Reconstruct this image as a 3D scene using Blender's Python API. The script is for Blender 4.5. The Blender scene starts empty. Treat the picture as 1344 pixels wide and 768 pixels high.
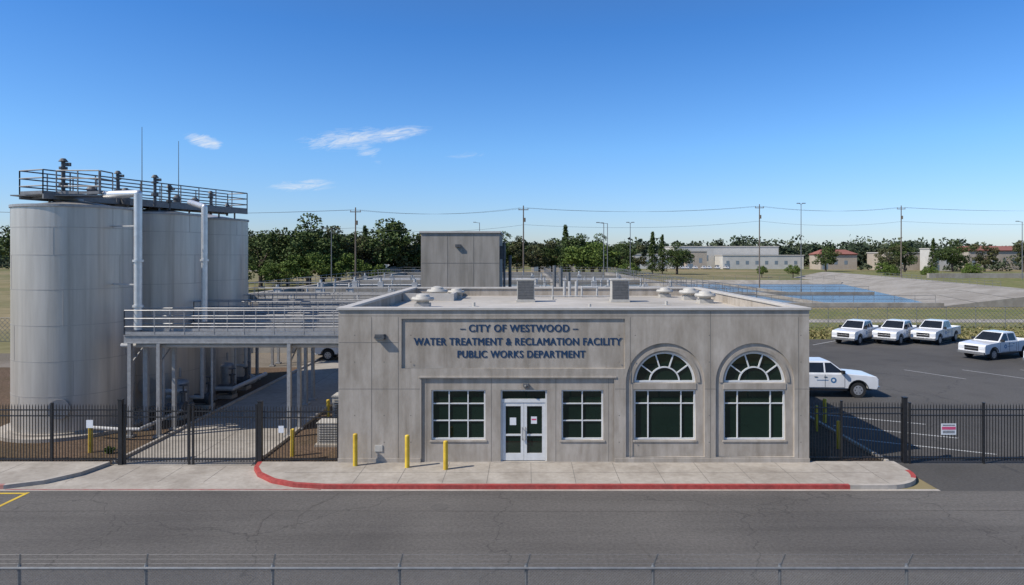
import bpy, bmesh, math, random
import numpy as np
from mathutils import Vector, Matrix
RAD=math.radians
random.seed(11); rng=np.random.default_rng(5)
scene=bpy.context.scene
COL=scene.collection
# ------------------------------------------------------------------ materials
def _n(nt,t,**k):
    n=nt.nodes.new(t)
    for a,b in k.items(): setattr(n,a,b)
    return n
def nmat(name,c1,c2=None,scale=3.0,rough=.8,metal=0.0,bump=0.0,bscale=40,stretch=(1,1,1),obj=False,
         big=None,bigscale=.25,spec=.5,coat=0.0,island=False,spots=None,streak=None,lo=.32,hi=.68):
    m=bpy.data.materials.new(name); m.use_nodes=True; nt=m.node_tree; L=nt.links
    b=nt.nodes['Principled BSDF']
    b.inputs['Roughness'].default_value=rough; b.inputs['Metallic'].default_value=metal
    b.inputs['Specular IOR Level'].default_value=spec; b.inputs['Coat Weight'].default_value=coat
    if c2 is None: c2=tuple(min(1,x*1.12) for x in c1)
    if obj: src=_n(nt,'ShaderNodeTexCoord').outputs['Object']
    else: src=_n(nt,'ShaderNodeNewGeometry').outputs['Position']
    mp=_n(nt,'ShaderNodeMapping'); mp.inputs['Scale'].default_value=stretch; L.new(src,mp.inputs['Vector'])
    mix=_n(nt,'ShaderNodeMix',data_type='RGBA')
    mix.inputs[6].default_value=(*c1,1); mix.inputs[7].default_value=(*c2,1)
    if island:
        g=_n(nt,'ShaderNodeNewGeometry'); L.new(g.outputs['Random Per Island'],mix.inputs[0])
    else:
        no=_n(nt,'ShaderNodeTexNoise'); no.inputs['Scale'].default_value=scale; no.inputs['Detail'].default_value=8
        no.inputs['Roughness'].default_value=.65
        L.new(mp.outputs[0],no.inputs['Vector'])
        mr=_n(nt,'ShaderNodeMapRange'); mr.inputs[1].default_value=lo; mr.inputs[2].default_value=hi
        L.new(no.outputs['Fac'],mr.inputs[0]); L.new(mr.outputs[0],mix.inputs[0])
    out=mix.outputs[2]
    def mul(out,sc,vecout,col,a,bb,dist=.6):
        n2=_n(nt,'ShaderNodeTexNoise'); n2.inputs['Scale'].default_value=sc; n2.inputs['Detail'].default_value=5
        n2.inputs['Distortion'].default_value=dist
        L.new(vecout,n2.inputs['Vector'])
        r2=_n(nt,'ShaderNodeMapRange'); r2.inputs[1].default_value=a; r2.inputs[2].default_value=bb
        L.new(n2.outputs['Fac'],r2.inputs[0])
        m2=_n(nt,'ShaderNodeMix',data_type='RGBA'); L.new(r2.outputs[0],m2.inputs[0]); L.new(out,m2.inputs[6])
        m3=_n(nt,'ShaderNodeMix',data_type='RGBA',blend_type='MULTIPLY'); m3.inputs[0].default_value=1
        L.new(out,m3.inputs[6]); m3.inputs[7].default_value=(*col,1)
        L.new(m3.outputs[2],m2.inputs[7]); return m2.outputs[2]
    if big is not None: out=mul(out,bigscale,mp.outputs[0],big,.38,.66)
    if streak is not None: # (colour, (fx,fy,fz))
        mp2=_n(nt,'ShaderNodeMapping'); mp2.inputs['Scale'].default_value=streak[1]; L.new(src,mp2.inputs['Vector'])
        out=mul(out,1.0,mp2.outputs[0],streak[0],.48,.72,.2)
    if spots is not None:
        vo=_n(nt,'ShaderNodeTexVoronoi',feature='DISTANCE_TO_EDGE'); vo.inputs['Scale'].default_value=spots[1]
        nd=_n(nt,'ShaderNodeTexNoise'); nd.inputs['Scale'].default_value=1.1; nd.inputs['Detail'].default_value=6
        L.new(mp.outputs[0],nd.inputs['Vector'])
        ad=_n(nt,'ShaderNodeVectorMath',operation='MULTIPLY_ADD'); L.new(nd.outputs['Color'],ad.inputs[0])
        ad.inputs[1].default_value=(1.6,1.6,1.6); L.new(mp.outputs[0],ad.inputs[2]); L.new(ad.outputs[0],vo.inputs['Vector'])
        rr=_n(nt,'ShaderNodeMapRange'); rr.inputs[1].default_value=0; rr.inputs[2].default_value=spots[2]
        rr.inputs[3].default_value=spots[3]; rr.inputs[4].default_value=0
        L.new(vo.outputs['Distance'],rr.inputs[0])
        m4=_n(nt,'ShaderNodeMix',data_type='RGBA'); L.new(rr.outputs[0],m4.inputs[0]); L.new(out,m4.inputs[6]); m4.inputs[7].default_value=(*spots[0],1)
        out=m4.outputs[2]
    L.new(out,b.inputs['Base Color'])
    if bump>0:
        n3=_n(nt,'ShaderNodeTexNoise'); n3.inputs['Scale'].default_value=bscale; n3.inputs['Detail'].default_value=5
        L.new(mp.outputs[0],n3.inputs['Vector'])
        bp=_n(nt,'ShaderNodeBump'); bp.inputs['Strength'].default_value=bump; bp.inputs['Distance'].default_value=.05
        L.new(n3.outputs['Fac'],bp.inputs['Height']); L.new(bp.outputs[0],b.inputs['Normal'])
    return m
M={}
M['field']=nmat('dry_grass_field',(.19,.155,.08),(.31,.245,.14),scale=.35,rough=1,big=(.42,.62,.40),bigscale=.018,spec=.1)
M['lawn']=nmat('verge_grass',(.12,.13,.05),(.26,.22,.105),scale=.8,rough=1,big=(.75,.88,.65),bigscale=.1,bump=.6,bscale=8,spec=.1)
M['asph']=nmat('asphalt',(.108,.099,.089),(.172,.158,.141),scale=11,rough=.92,bump=.4,bscale=90,big=(.76,.76,.77),bigscale=.16,spec=.25,spots=((.060,.056,.052),.12,.0045,.75),streak=((.82,.82,.82),(.05,1.1,1)))
M['asph2']=nmat('lot_asphalt',(.082,.077,.071),(.125,.117,.108),scale=10,rough=.92,bump=.35,bscale=80,big=(.74,.74,.74),bigscale=.09,spec=.25,spots=((.045,.045,.045),.09,.005,.7),streak=((.84,.84,.84),(.5,.5,.5)))
M['side']=nmat('sidewalk_concrete',(.36,.32,.27),(.46,.415,.355),scale=5,rough=.9,bump=.15,bscale=60,big=(.76,.75,.74),bigscale=.45,spec=.2,streak=((.84,.83,.82),(1.3,1.3,1)))
M['drive']=nmat('driveway_concrete',(.31,.28,.24),(.40,.365,.315),scale=3,rough=.9,big=(.76,.75,.73),bigscale=.25,spec=.2)
M['dirt']=nmat('mulch_soil',(.085,.055,.037),(.18,.125,.085),scale=6,rough=1,bump=1,bscale=14,big=(.75,.8,.7),bigscale=.3,spec=.1)
M['gravel']=nmat('gravel_yard',(.18,.15,.12),(.29,.25,.205),scale=9,rough=1,bump=.8,bscale=25,big=(.65,.65,.6),bigscale=.15,spec=.1)
M['red']=nmat('red_kerb_paint',(.33,.035,.03),(.48,.085,.07),scale=6,rough=.7,big=(.72,.9,.9),bigscale=1.5)
M['redf']=nmat('faded_red_paint',(.34,.10,.085),(.38,.24,.21),scale=3,rough=.8,big=(.8,.9,.9),bigscale=1.5)
M['kerb']=nmat('kerb_concrete',(.37,.33,.28),(.46,.415,.36),scale=5,rough=.9,big=(.78,.77,.75),bigscale=.8)
M['yel']=nmat('yellow_paint',(.62,.42,.03),(.75,.52,.05),scale=5,rough=.55,big=(.8,.75,.7),bigscale=2)
M['line']=nmat('white_line_paint',(.33,.33,.31),(.60,.60,.58),scale=9,rough=.8)
M['joint']=nmat('joint_dark',(.16,.145,.125),(.20,.185,.165),scale=5,rough=1)
M['conc']=nmat('facade_concrete',(.375,.328,.272),(.485,.432,.368),scale=2.6,rough=.9,bump=.12,bscale=30,stretch=(1.4,1,.5),big=(.82,.81,.79),bigscale=.8,spec=.2,streak=((.80,.79,.77),(3.2,3.2,.16)))
M['conc_in']=nmat('facade_concrete_recess',(.365,.318,.264),(.47,.418,.355),scale=3.0,rough=.9,bump=.12,bscale=30,stretch=(1.4,1,.5),big=(.82,.81,.79),bigscale=1.0,spec=.2,streak=((.78,.77,.75),(2.8,2.8,.14)))
M['cope']=nmat('coping',(.42,.39,.345),(.52,.485,.435),scale=3,rough=.7)
M['roofm']=nmat('roof_membrane',(.42,.38,.325),(.53,.485,.42),scale=1.2,rough=.8,big=(.78,.77,.74),bigscale=.22)
M['bconc']=nmat('basin_concrete',(.27,.24,.20),(.39,.355,.30),scale=1.2,rough=.9,big=(.72,.7,.67),bigscale=.15,stretch=(1,1,.6))
M['gbox']=nmat('grey_panel_concrete',(.29,.26,.22),(.38,.345,.30),scale=1.5,rough=.9,stretch=(1.6,1,.3),big=(.78,.78,.76),bigscale=.7,streak=((.78,.78,.77),(2.0,2.0,.1)))
M['black']=nmat('black_iron',(.012,.012,.013),(.022,.022,.024),scale=8,rough=.45)
M['galv']=nmat('galvanised_steel',(.26,.255,.25),(.38,.375,.365),scale=6,rough=.5,metal=.35)
M['galvd']=nmat('weathered_steel_grey',(.15,.15,.15),(.22,.22,.22),scale=6,rough=.55,metal=.3)
M['galv2']=nmat('galvanised_wire',(.17,.172,.17),(.25,.252,.25),scale=6,rough=.55,metal=.3)
M['alu']=nmat('aluminium_clad',(.58,.58,.57),(.72,.72,.71),scale=3,rough=.35,metal=.55)
M['pipe']=nmat('painted_pipe',(.38,.37,.35),(.50,.49,.47),scale=3,rough=.45,metal=.1)
M['darkm']=nmat('dark_machinery',(.06,.062,.065),(.12,.122,.125),scale=5,rough=.6,metal=.2)
M['grille']=nmat('louvre_grey',(.10,.10,.095),(.16,.155,.15),scale=5,rough=.6)
M['hv']=nmat('hvac_cream',(.40,.375,.33),(.50,.475,.42),scale=5,rough=.6)
M['tank']=nmat('tank_stainless',(.47,.435,.39),(.60,.56,.505),scale=1.3,rough=.38,metal=.38,stretch=(1.6,1.6,.16),big=(.84,.83,.81),bigscale=.35,bump=.04,bscale=4,streak=((.78,.77,.75),(3.2,3.2,.07)))
M['tband']=nmat('tank_weld_band',(.33,.305,.275),(.41,.38,.345),scale=2,rough=.5,metal=.3)
M['frame']=nmat('white_window_frame',(.60,.60,.58),(.70,.70,.68),scale=4,rough=.4)
M['glass']=nmat('dark_glass',(.005,.014,.010),(.009,.024,.016),scale=.6,rough=.03,spec=.5)
M['navy']=nmat('navy_sign_letters',(.010,.038,.095),(.014,.048,.115),scale=6,rough=.5,spec=.3)
M['paper']=nmat('paper_notice',(.62,.64,.66),(.78,.78,.78),scale=30,rough=.7)
M['pink']=nmat('sign_pink',(.55,.07,.16),(.65,.1,.2),scale=10,rough=.6)
M['bark']=nmat('bark',(.07,.052,.038),(.14,.105,.075),scale=6,rough=1,obj=True)
M['leaf']=nmat('leaves',(.026,.050,.013),(.100,.130,.040),rough=.75,island=True,spec=.2)
M['leaf2']=nmat('leaves_olive',(.042,.054,.024),(.135,.130,.056),rough=.75,island=True,spec=.2)
M['leaf3']=nmat('leaves_bright',(.050,.088,.016),(.14,.185,.04),rough=.75,island=True,spec=.2)
M['leaf4']=nmat('leaves_distant',(.036,.054,.034),(.105,.120,.068),rough=.85,island=True,spec=.1)  # slight bluish cast painted into the leaf colour as distance haze
M['leaf5']=nmat('leaves_distant_dark',(.028,.044,.030),(.075,.098,.055),rough=.85,island=True,spec=.1)
M['wood']=nmat('pole_wood',(.13,.10,.08),(.20,.165,.13),scale=4,rough=.9)
M['white']=nmat('truck_paint_white',(.74,.745,.75),(.80,.80,.80),scale=2,rough=.28,coat=.6,obj=True,big=(.9,.89,.87),bigscale=1.2)
M['tglass']=nmat('truck_glass',(.012,.014,.016),(.02,.022,.025),scale=2,rough=.05,obj=True)
M['tyre']=nmat('tyre_rubber',(.018,.018,.018),(.03,.03,.03),scale=10,rough=.9,obj=True)
M['rim']=nmat('wheel_rim',(.40,.40,.41),(.52,.52,.53),scale=10,rough=.35,metal=.6,obj=True)
M['chrome']=nmat('bumper_chrome',(.45,.46,.47),(.55,.56,.57),scale=10,rough=.25,metal=.8,obj=True)
M['tail']=nmat('tail_lamp',(.35,.02,.02),(.4,.03,.03),scale=10,rough=.2,obj=True)
M['head']=nmat('head_lamp',(.55,.57,.6),(.7,.72,.75),scale=10,rough=.1,obj=True)
M['decal']=nmat('blue_decal',(.03,.12,.28),(.05,.2,.38),scale=8,rough=.4,obj=True)
M['wbldg']=nmat('white_building',(.45,.43,.39),(.55,.53,.48),scale=.2,rough=.9)
M['tbldg']=nmat('tan_building',(.34,.29,.23),(.42,.36,.29),scale=.2,rough=.9)
M['rroof']=nmat('red_roof',(.22,.08,.06),(.28,.11,.08),scale=.5,rough=.9)
M['bluem']=nmat('blue_grey_metal',(.15,.19,.22),(.22,.26,.29),scale=.5,rough=.5)
def water(name,col,bs=1.2,st=.25,rough=.06,spec=.5):
    m=nmat(name,col,tuple(x*1.5 for x in col),scale=.2,rough=rough,bump=st,bscale=bs,stretch=(1,.55,1),spec=spec); return m
M['water']=water('basin_water',(.010,.018,.020),1.6,.5,.08)
M['water2']=water('reservoir_water',(.07,.08,.08),.9,1.0,.22,.35)
# ------------------------------------------------------------------ mesh builder
class MB:
    def __init__(s): s.v=[];s.f=[];s.m=[]
    def add(s,vs,fs,m=0):
        o=len(s.v); s.v+=[tuple(v) for v in vs]; s.f+=[tuple(i+o for i in f) for f in fs]; s.m+=[m]*len(fs)
    def box(s,x0,x1,y0,y1,z0,z1,m=0):
        s.add([(x0,y0,z0),(x1,y0,z0),(x1,y1,z0),(x0,y1,z0),(x0,y0,z1),(x1,y0,z1),(x1,y1,z1),(x0,y1,z1)],
              [(0,3,2,1),(4,5,6,7),(0,1,5,4),(1,2,6,5),(2,3,7,6),(3,0,4,7)],m)
    def bar(s,p0,p1,w,h,m=0):
        p0=Vector(p0);p1=Vector(p1);d=(p1-p0).normalized()
        up=Vector((0,0,1)) if abs(d.z)<.9 else Vector((0,1,0))
        a=d.cross(up).normalized()*w/2; b=a.cross(d).normalized()*h/2
        vs=[p+q for p in(p0,p1) for q in(-a-b,a-b,a+b,-a+b)]
        s.add(vs,[(0,1,2,3),(7,6,5,4),(0,4,5,1),(1,5,6,2),(2,6,7,3),(3,7,4,0)],m)
    def cyl(s,p0,p1,r0,r1=None,n=10,m=0,caps=True):
        if r1 is None:r1=r0
        p0=Vector(p0);p1=Vector(p1);d=(p1-p0).normalized()
        up=Vector((0,0,1)) if abs(d.z)<.9 else Vector((1,0,0))
        a=d.cross(up).normalized(); b=a.cross(d)
        vs=[]
        for p,r in((p0,r0),(p1,r1)):
            for i in range(n):
                t=2*math.pi*i/n; vs.append(p+(a*math.cos(t)+b*math.sin(t))*r)
        fs=[(i,(i+1)%n,n+(i+1)%n,n+i) for i in range(n)]
        if caps: fs+=[tuple(range(n-1,-1,-1)),tuple(range(n,2*n))]
        s.add(vs,fs,m)
    def pipe(s,pts,r,n=10,m=0):
        for a,b in zip(pts[:-1],pts[1:]): s.cyl(a,b,r,n=n,m=m)
        for p in pts[1:-1]: s.ball(p,r*1.0,m)
    def ball(s,c,r,m=0,n=8,k=5,sz=1):
        c=Vector(c); vs=[];
        for j in range(k+1):
            ph=math.pi*j/k
            for i in range(n):
                t=2*math.pi*i/n; vs.append(c+Vector((math.sin(ph)*math.cos(t),math.sin(ph)*math.sin(t),math.cos(ph)*sz))*r)
        fs=[(j*n+i,j*n+(i+1)%n,(j+1)*n+(i+1)%n,(j+1)*n+i) for j in range(k) for i in range(n)]
        s.add(vs,fs,m)
    def prism(s,pts,z0,z1,m=0,mside=None):
        n=len(pts); vs=[(x,y,z0) for x,y in pts]+[(x,y,z1) for x,y in pts]
        s.add(vs,[tuple(range(n,2*n)),tuple(range(n-1,-1,-1))],m)
        s.add(vs,[(i,(i+1)%n,n+(i+1)%n,n+i) for i in range(n)],m if mside is None else mside)
    def prism_y(s,pts,y0,y1,m=0):
        n=len(pts); vs=[(x,y0,z) for x,z in pts]+[(x,y1,z) for x,z in pts]
        s.add(vs,[tuple(range(n)),tuple(range(2*n-1,n-1,-1))]+[(i,n+i,n+(i+1)%n,(i+1)%n) for i in range(n)],m)
    def rail(s,p0,p1,h=1.07,sp=1.5,r=.024,mids=2,m=0,kick=True):
        p0=Vector(p0);p1=Vector(p1);L=(p1-p0).length;n=max(1,round(L/sp)); Z=Vector((0,0,1))
        for i in range(n+1):
            q=p0.lerp(p1,i/n); s.cyl(q,q+Z*h,r,n=5,m=m)
        for k in range(mids+1):
            z=h*(1-k/(mids+1)); s.cyl(p0+Z*z,p1+Z*z,r*1.05,n=5,m=m)
        if kick: s.bar(p0+Z*.07,p1+Z*.07,.012,.12,m=m)
    def mesh(s,name,mats,smooth=False,recalc=True):
        me=bpy.data.meshes.new(name); me.from_pydata(s.v,[],s.f)
        for k in mats: me.materials.append(M[k])
        me.polygons.foreach_set('material_index',s.m)
        if recalc:
            bm=bmesh.new(); bm.from_mesh(me); bmesh.ops.recalc_face_normals(bm,faces=bm.faces); bm.to_mesh(me); bm.free()
        if smooth: me.polygons.foreach_set('use_smooth',[True]*len(me.polygons)); 
        me.update(); return me
    def build(s,name,mats,parent=None,smooth=False,bevel=0,recalc=True):
        me=s.mesh(name,mats,smooth,recalc); return place(me,name,parent,bevel)
def place(me,name,parent=None,bevel=0):
    o=bpy.data.objects.new(name,me); COL.objects.link(o)
    if parent: o.parent=parent
    if bevel:
        b=o.modifiers.new('bevel','BEVEL'); b.width=bevel; b.segments=2; b.limit_method='ANGLE'; b.angle_limit=RAD(35)
    return o
def root(name,loc=(0,0,0),rz=0,sc=1):
    e=bpy.data.objects.new(name,None); e.empty_display_size=.5; COL.objects.link(e); e.location=loc; e.rotation_euler=(0,0,rz)
    e.scale=(sc,sc,sc) if not hasattr(sc,'__len__') else sc
    return e
def smooth_angle(o,a=40):
    me=o.data; me.polygons.foreach_set('use_smooth',[True]*len(me.polygons))
    bm=bmesh.new(); bm.from_mesh(me)
    for e in bm.edges:
        if len(e.link_faces)==2 and e.calc_face_angle(0)>RAD(a): e.smooth=False
    bm.to_mesh(me); bm.free()
def sheet(name,pts,z,mat):
    mb=MB(); mb.add([(x,y,z) for x,y in pts],[tuple(range(len(pts)))]); o=mb.build(name,[mat],recalc=False)
    if o.data.polygons[0].normal.z<0: o.data.flip_normals()
    return o
def rect(x0,x1,y0,y1): return [(x0,y0),(x1,y0),(x1,y1),(x0,y1)]
# ------------------------------------------------------------------ ground
sheet('ground',rect(-3000,3000,-600,5000),0,'field')
sheet('road',rect(-120,120,15.5,22.86),.006,'asph')
sheet('road_shoulder',rect(-120,120,2,15.5),.005,'gravel')
sheet('parking_lot',[(13.9,22.86),(120,22.86),(120,64),(10.7,64),(10.7,34.5),(13.9,34.5)],.006,'asph2')
sheet('gravel_yard',rect(-60,-7.05,25.6,54.9),.004,'gravel')
sheet('planting_bed_soil',rect(-10.15,-7.06,25.75,42),.012,'dirt')
sheet('planting_bed_soil',rect(10.7,13.6,25.75,34.3),.05,'dirt')
sheet('tank_yard_soil',rect(-40,-15.65,25.75,48),.010,'dirt')
sheet('driveway',rect(-15.5,-10.3,25.56,54.8),.016,'drive')
sheet('verge_lawn',rect(10.7,150,64.2,100),.008,'lawn')
sheet('service_path',rect(14,160,80,84),.014,'drive')
mb=MB()
for i in range(7): mb.box(-15.5,-10.3,29+i*3.6,29.03+i*3.6,.017,.019)
mb.box(-12.93,-12.90,25.6,54,.017,.0187)
mb.build('driveway_joints',['joint'])
mb=MB()
mb.box(-15.65,-15.5,25.8,54,.0,.13); mb.box(-10.3,-10.15,25.8,42,0,.13)
mb.build('driveway_kerb',['kerb'],bevel=.02)
def arc(cx,cy,r,a0,a1,n=8): return [(cx+r*math.cos(RAD(a0+(a1-a0)*i/n)),cy+r*math.sin(RAD(a0+(a1-a0)*i/n))) for i in range(n+1)]
kw=.16
fl=[(-10.05,25.62),(-9.95,25.0),(-9.55,24.3),(-8.8,23.6),(-7.9,23.18),(-6.8,23.0)]
rc=arc(12.2,24.65,1.65,-90,0,8)+[(13.85,25.7)]
outer=fl+rc
def inset(line,d):
    res=[]
    for i,p in enumerate(line):
        a=Vector(line[max(0,i-1)]);b=Vector(line[min(len(line)-1,i+1)]);t=(b-a).normalized();nrm=Vector((-t.y,t.x))
        res.append((p[0]+nrm.x*d,p[1]+nrm.y*d))
    return res
inner=inset(outer,kw)
mb=MB(); mb.prism(inner,.0,.146)
sw=mb.build('sidewalk',['side'])
def kerb(name,line,d,mats,split):
    ins=inset(line,d); mb=MB()
    for i in range(len(line)-1):
        a,b=line[i],line[i+1]; c,e=ins[i+1],ins[i]
        mb.prism([a,b,c,e],0,.15,m=split(i,(a[0]+b[0])/2))
    return mb.build(name,mats)
def dens(line):
    ld=[]
    for a,b in zip(line[:-1],line[1:]):
        n=max(1,int(math.hypot(b[0]-a[0],b[1]-a[1])/1.2))
        for k in range(n): ld.append((a[0]+(b[0]-a[0])*k/n,a[1]+(b[1]-a[1])*k/n))
    ld.append(line[-1]); return ld
ld=dens(outer)
kerb('kerb',ld,kw,['red','kerb'],lambda i,x:1 if (x>11.3 and not(13.3<x<13.86 and i>len(ld)-6 and i<len(ld)-2)) else 0)
sheet('gutter',rect(-120,13.9,22.86,23.02),.009,'kerb')
outL=[(-60,23.0),(-17.6,23.0),(-16.6,23.5),(-15.9,24.4),(-15.6,25.62)]
kerb('kerb',dens(outL),kw,['redf','kerb'],lambda i,x:0 if x<-17.6 else 1)
mb=MB(); mb.prism(inset(outL,kw)+[(-60,25.62)],0,.146); mb.build('sidewalk',['side'])
sheet('driveway_apron',[(-17.6,23.0),(-6.8,23.0),(-7.9,23.25),(-8.8,23.65),(-9.55,24.3),(-9.95,25.0),(-10.05,25.56),(-15.6,25.56),(-15.9,24.4),(-16.6,23.5)],.013,'side')
mb=MB(); mb.box(-17.5,-6.9,22.93,23.0,.0,.022); mb.build('apron_lip_paint',['redf'])
mb=MB()
x=-5.9
while x<13: mb.box(x,x+.02,23.2,25.54,.1465,.149); x+=1.52
mb.box(-8.6,12.6,24.36,24.38,.1465,.1487)
x=-40
while x<-18: mb.box(x,x+.018,23.2,25.5,.1465,.149); x+=1.52
x=-16
while x<-9.9: mb.box(x,x+.018,23.7,25.5,.0132,.016); x+=1.6
mb.build('sidewalk_joints',['joint'])
mb=MB(); mb.box(13.6,13.75,25.8,34.45,0,.16); mb.box(10.7,13.6,34.3,34.45,0,.16); mb.build('planting_bed_kerb',['kerb'],bevel=.02)
sheet('yellow_parking_line',rect(-16.6,-16.48,20.9,22.7),.012,'yel'); sheet('yellow_parking_line',rect(-19.0,-16.6,22.55,22.67),.012,'yel')
def strip(name,pts,w,z,mat):
    a=inset(pts,w/2); b=inset(pts,-w/2); mb=MB(); n=len(pts)
    mb.add([(p[0],p[1],z) for p in a+b],[(i,i+1,n+i+1,n+i) for i in range(n-1)]); mb.build(name,[mat])
M['skid']=nmat('tyre_mark',(.080,.073,.066),(.135,.124,.111),scale=7,rough=.9,spec=.2)
strip('tyre_mark',[(-6.7,19.7),(-6.9,20.6),(-6.75,21.4),(-6.3,22.2)],.10,.011,'skid')
strip('tyre_mark',[(-6.3,22.2),(-6.2,22.7)],.05,.011,'skid')
strip('tyre_mark',[(-7.6,19.2),(-7.85,20.3),(-7.7,21.0)],.07,.011,'skid')
strip('tyre_mark',[(3.3,17.3),(3.25,18.0),(3.0,18.8)],.08,.011,'skid')
strip('tyre_mark',[(-30,20.9),(-10,21.1),(6,21.0),(30,21.3)],.05,.0105,'skid')
strip('tyre_mark',[(12.5,17.5),(14.0,19.2),(16.5,20.4),(20,21)],.06,.011,'skid')
M['seal']=nmat('road_patch',(.098,.091,.084),(.135,.124,.112),scale=9,rough=.9,spec=.2)
sheet('road_patch',arc(-2.7,21.4,.28,0,350,14),.0118,'seal')
mb=MB()
for k in range(7):
    cx=27.5+k*3.5; d=Vector((-.75,-.66,0)); c=Vector((cx,62,.012)); p=Vector((.66,-.75,0))*.05
    a=c-d*3; b=c+d*3; mb.add([a-p,a+p,b+p,b-p],[(0,1,2,3)])
mb.build('parking_stall_lines',['line'])
mb=MB()
for y in (29.2,31.6,34.0): mb.add([(14.2,y,.012),(18.6,y-2.2,.012),(18.7,y-2.12,.012),(14.3,y+.08,.012)],[(0,1,2,3)])
for k in range(4): mb.add([(26+k*4,47,.012),(26.1+k*4,47,.012),(28.1+k*4,43.5,.012),(28+k*4,43.5,.012)],[(0,1,2,3)])
mb.build('lot_stall_lines',['line'])
# ------------------------------------------------------------------ main building
YF=25.55; RD=.055; YR=YF+RD
B=root('municipal_office_building')
def plate(name,loops,yf,depth,mat,parent):
    cu=bpy.data.curves.new(name,'CURVE'); cu.dimensions='2D'; cu.fill_mode='BOTH'; cu.extrude=depth/2
    for lp in loops:
        sp=cu.splines.new('POLY'); sp.points.add(len(lp)-1); sp.use_cyclic_u=True
        for i,(x,z) in enumerate(lp): sp.points[i].co=(x,z,0,1)
    cu.materials.append(M[mat]); o=bpy.data.objects.new(name,cu); COL.objects.link(o); o.parent=parent
    o.rotation_euler=(RAD(90),0,0); o.location=(0,yf+depth/2,0); return o
def archloop(cx,r,z0,zs,n=28): return [(cx-r,z0),(cx+r,z0)]+[(cx+r*math.cos(math.pi*i/n),zs+r*math.sin(math.pi*i/n)) for i in range(n+1)]
XL,XR,ZT=-7.01,10.61,5.84
A1,A2=5.22,8.58
front=[[(XL,0),(-3.91,0),(-3.91,3.30),(3.31,3.30),(3.31,0),(XR,0),(XR,ZT),(XL,ZT)],rect(-4.65,3.71,3.66,5.52),
       archloop(A1,1.47,.35,3.14),archloop(A2,1.47,.35,3.14)]
plate('front_wall',front,YF,RD,'conc',B)
WL=(-3.54,-1.51,.97,2.85); WR=(1.34,2.91,.97,2.85); DR=(-.94,.80,.14,2.85)
def half(cx,r,z,n=24): return [(cx+r*math.cos(math.pi*i/n),z+r*math.sin(math.pi*i/n)) for i in range(n+1)]
holes=[rect(*WL),rect(*WR),rect(*DR),half(A1,1.15,3.12),half(A2,1.15,3.12),rect(A1-1.155,A1+1.155,.97,2.85),rect(A2-1.155,A2+1.155,.97,2.85)]
plate('recessed_wall',[rect(XL+.05,XR-.05,0.002,ZT-.03)]+holes,YR,.30,'conc_in',B)
def ring(cx,r0,r1,zs,n=28):
    o=[(cx+r1*math.cos(math.pi*i/n),zs+r1*math.sin(math.pi*i/n)) for i in range(n+1)]
    i_=[(cx+r0*math.cos(math.pi*i/n),zs+r0*math.sin(math.pi*i/n)) for i in range(n,-1,-1)]
    return o+i_
for c in (A1,A2): plate('arch_moulding',[ring(c,1.20,1.32,3.13)],YR-.03,.035,'conc',B)
mb=MB()
mb.box(XL,XL+.3,YR+.001,42,0,ZT); mb.box(XR-.3,XR,YR+.001,42,0,ZT); mb.box(XL+.3,XR-.3,41.7,42,0,ZT)
mb.build('side_walls',['conc'],B)
mb=MB(); mb.box(XL+.3,XR-.3,YR+.301,41.7,5.3,5.42); mb.build('roof_deck',['roofm'],B)
mb=MB()
mb.box(XL-.06,XR+.06,YF-.06,YF+.42,ZT,ZT+.1); mb.box(XL-.06,XL+.36,YF+.42,41.64,ZT,ZT+.1); mb.box(XR-.36,XR+.06,YF+.42,41.64,ZT,ZT+.1); mb.box(XL-.06,XR+.06,41.64,42.06,ZT,ZT+.1)
mb.build('parapet_coping',['cope'],B,bevel=.015)
mb=MB(); mb.box(XL+.4,-4.1,37.0,37.2,5.42,5.82); mb.box(-4.1,-3.9,37.0,41.6,5.42,5.82); mb.build('roof_divider_parapet',['cope'],B)
mb=MB()
mb.box(-4.0,3.40,YF-.03,YR-.003,3.30,3.37)
mb.box(XL-.02,-3.93,YF-.02,YF+.002,0,.30); mb.box(3.33,XR+.02,YF-.02,YF+.002,0,.30)
mb.box(-3.60,-1.45,YR-.03,YR+.05,.89,.965); mb.box(1.28,2.97,YR-.03,YR+.05,.89,.965)
for c in (A1,A2): mb.box(c-1.2,c+1.2,YR-.03,YR+.05,.89,.965); mb.box(c-1.18,c+1.18,YR-.02,YR+.05,2.87,3.10)
mb.build('trim_bands',['conc'],B,bevel=.006)
mb=MB()
for x in(-5.78,-4.78,3.90,6.9,10.2): mb.box(x,x+.022,YF-.0025,YF+.01,.31,5.58 if x!=6.9 else 5.8)
for x0,x1 in((XL+.02,-3.95),(3.35,3.74),(6.7,7.1),(10.06,XR-.02)): mb.box(x0,x1,YF-.002,YF+.01,2.88,2.90)
mb.box(XL+.02,-4.75,YF-.002,YF+.01,4.62,4.64); mb.box(XL+.02,XR-.02,YF-.002,YF+.01,5.62,5.636)
for x in (-1.30,1.12,3.1,-3.72): mb.box(x,x+.018,YR-.0025,YR+.01,.16,3.28)
for x in (-6.4,-5.3,4.1,6.87,10.3,-4.3,3.5):
    for z in (.9,1.9,3.9,4.9): mb.cyl((x,YF-.003,z),(x,YF+.01,z),.022,n=8)
mb.build('panel_joints',['joint'],B)
mb=MB(); mb.box(-3.9,3.3,YF-.002,YR-.001,.0,.152); mb.box(-1.2,1.06,YF-.04,YR-.003,.0,.158); mb.box(-.93,.79,YR+.001,YR+.2,0,.156); mb.build('entry_step',['side'],B)
g=MB(); fr=MB()
yg=YR+.12; y0=YR+.06
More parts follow.
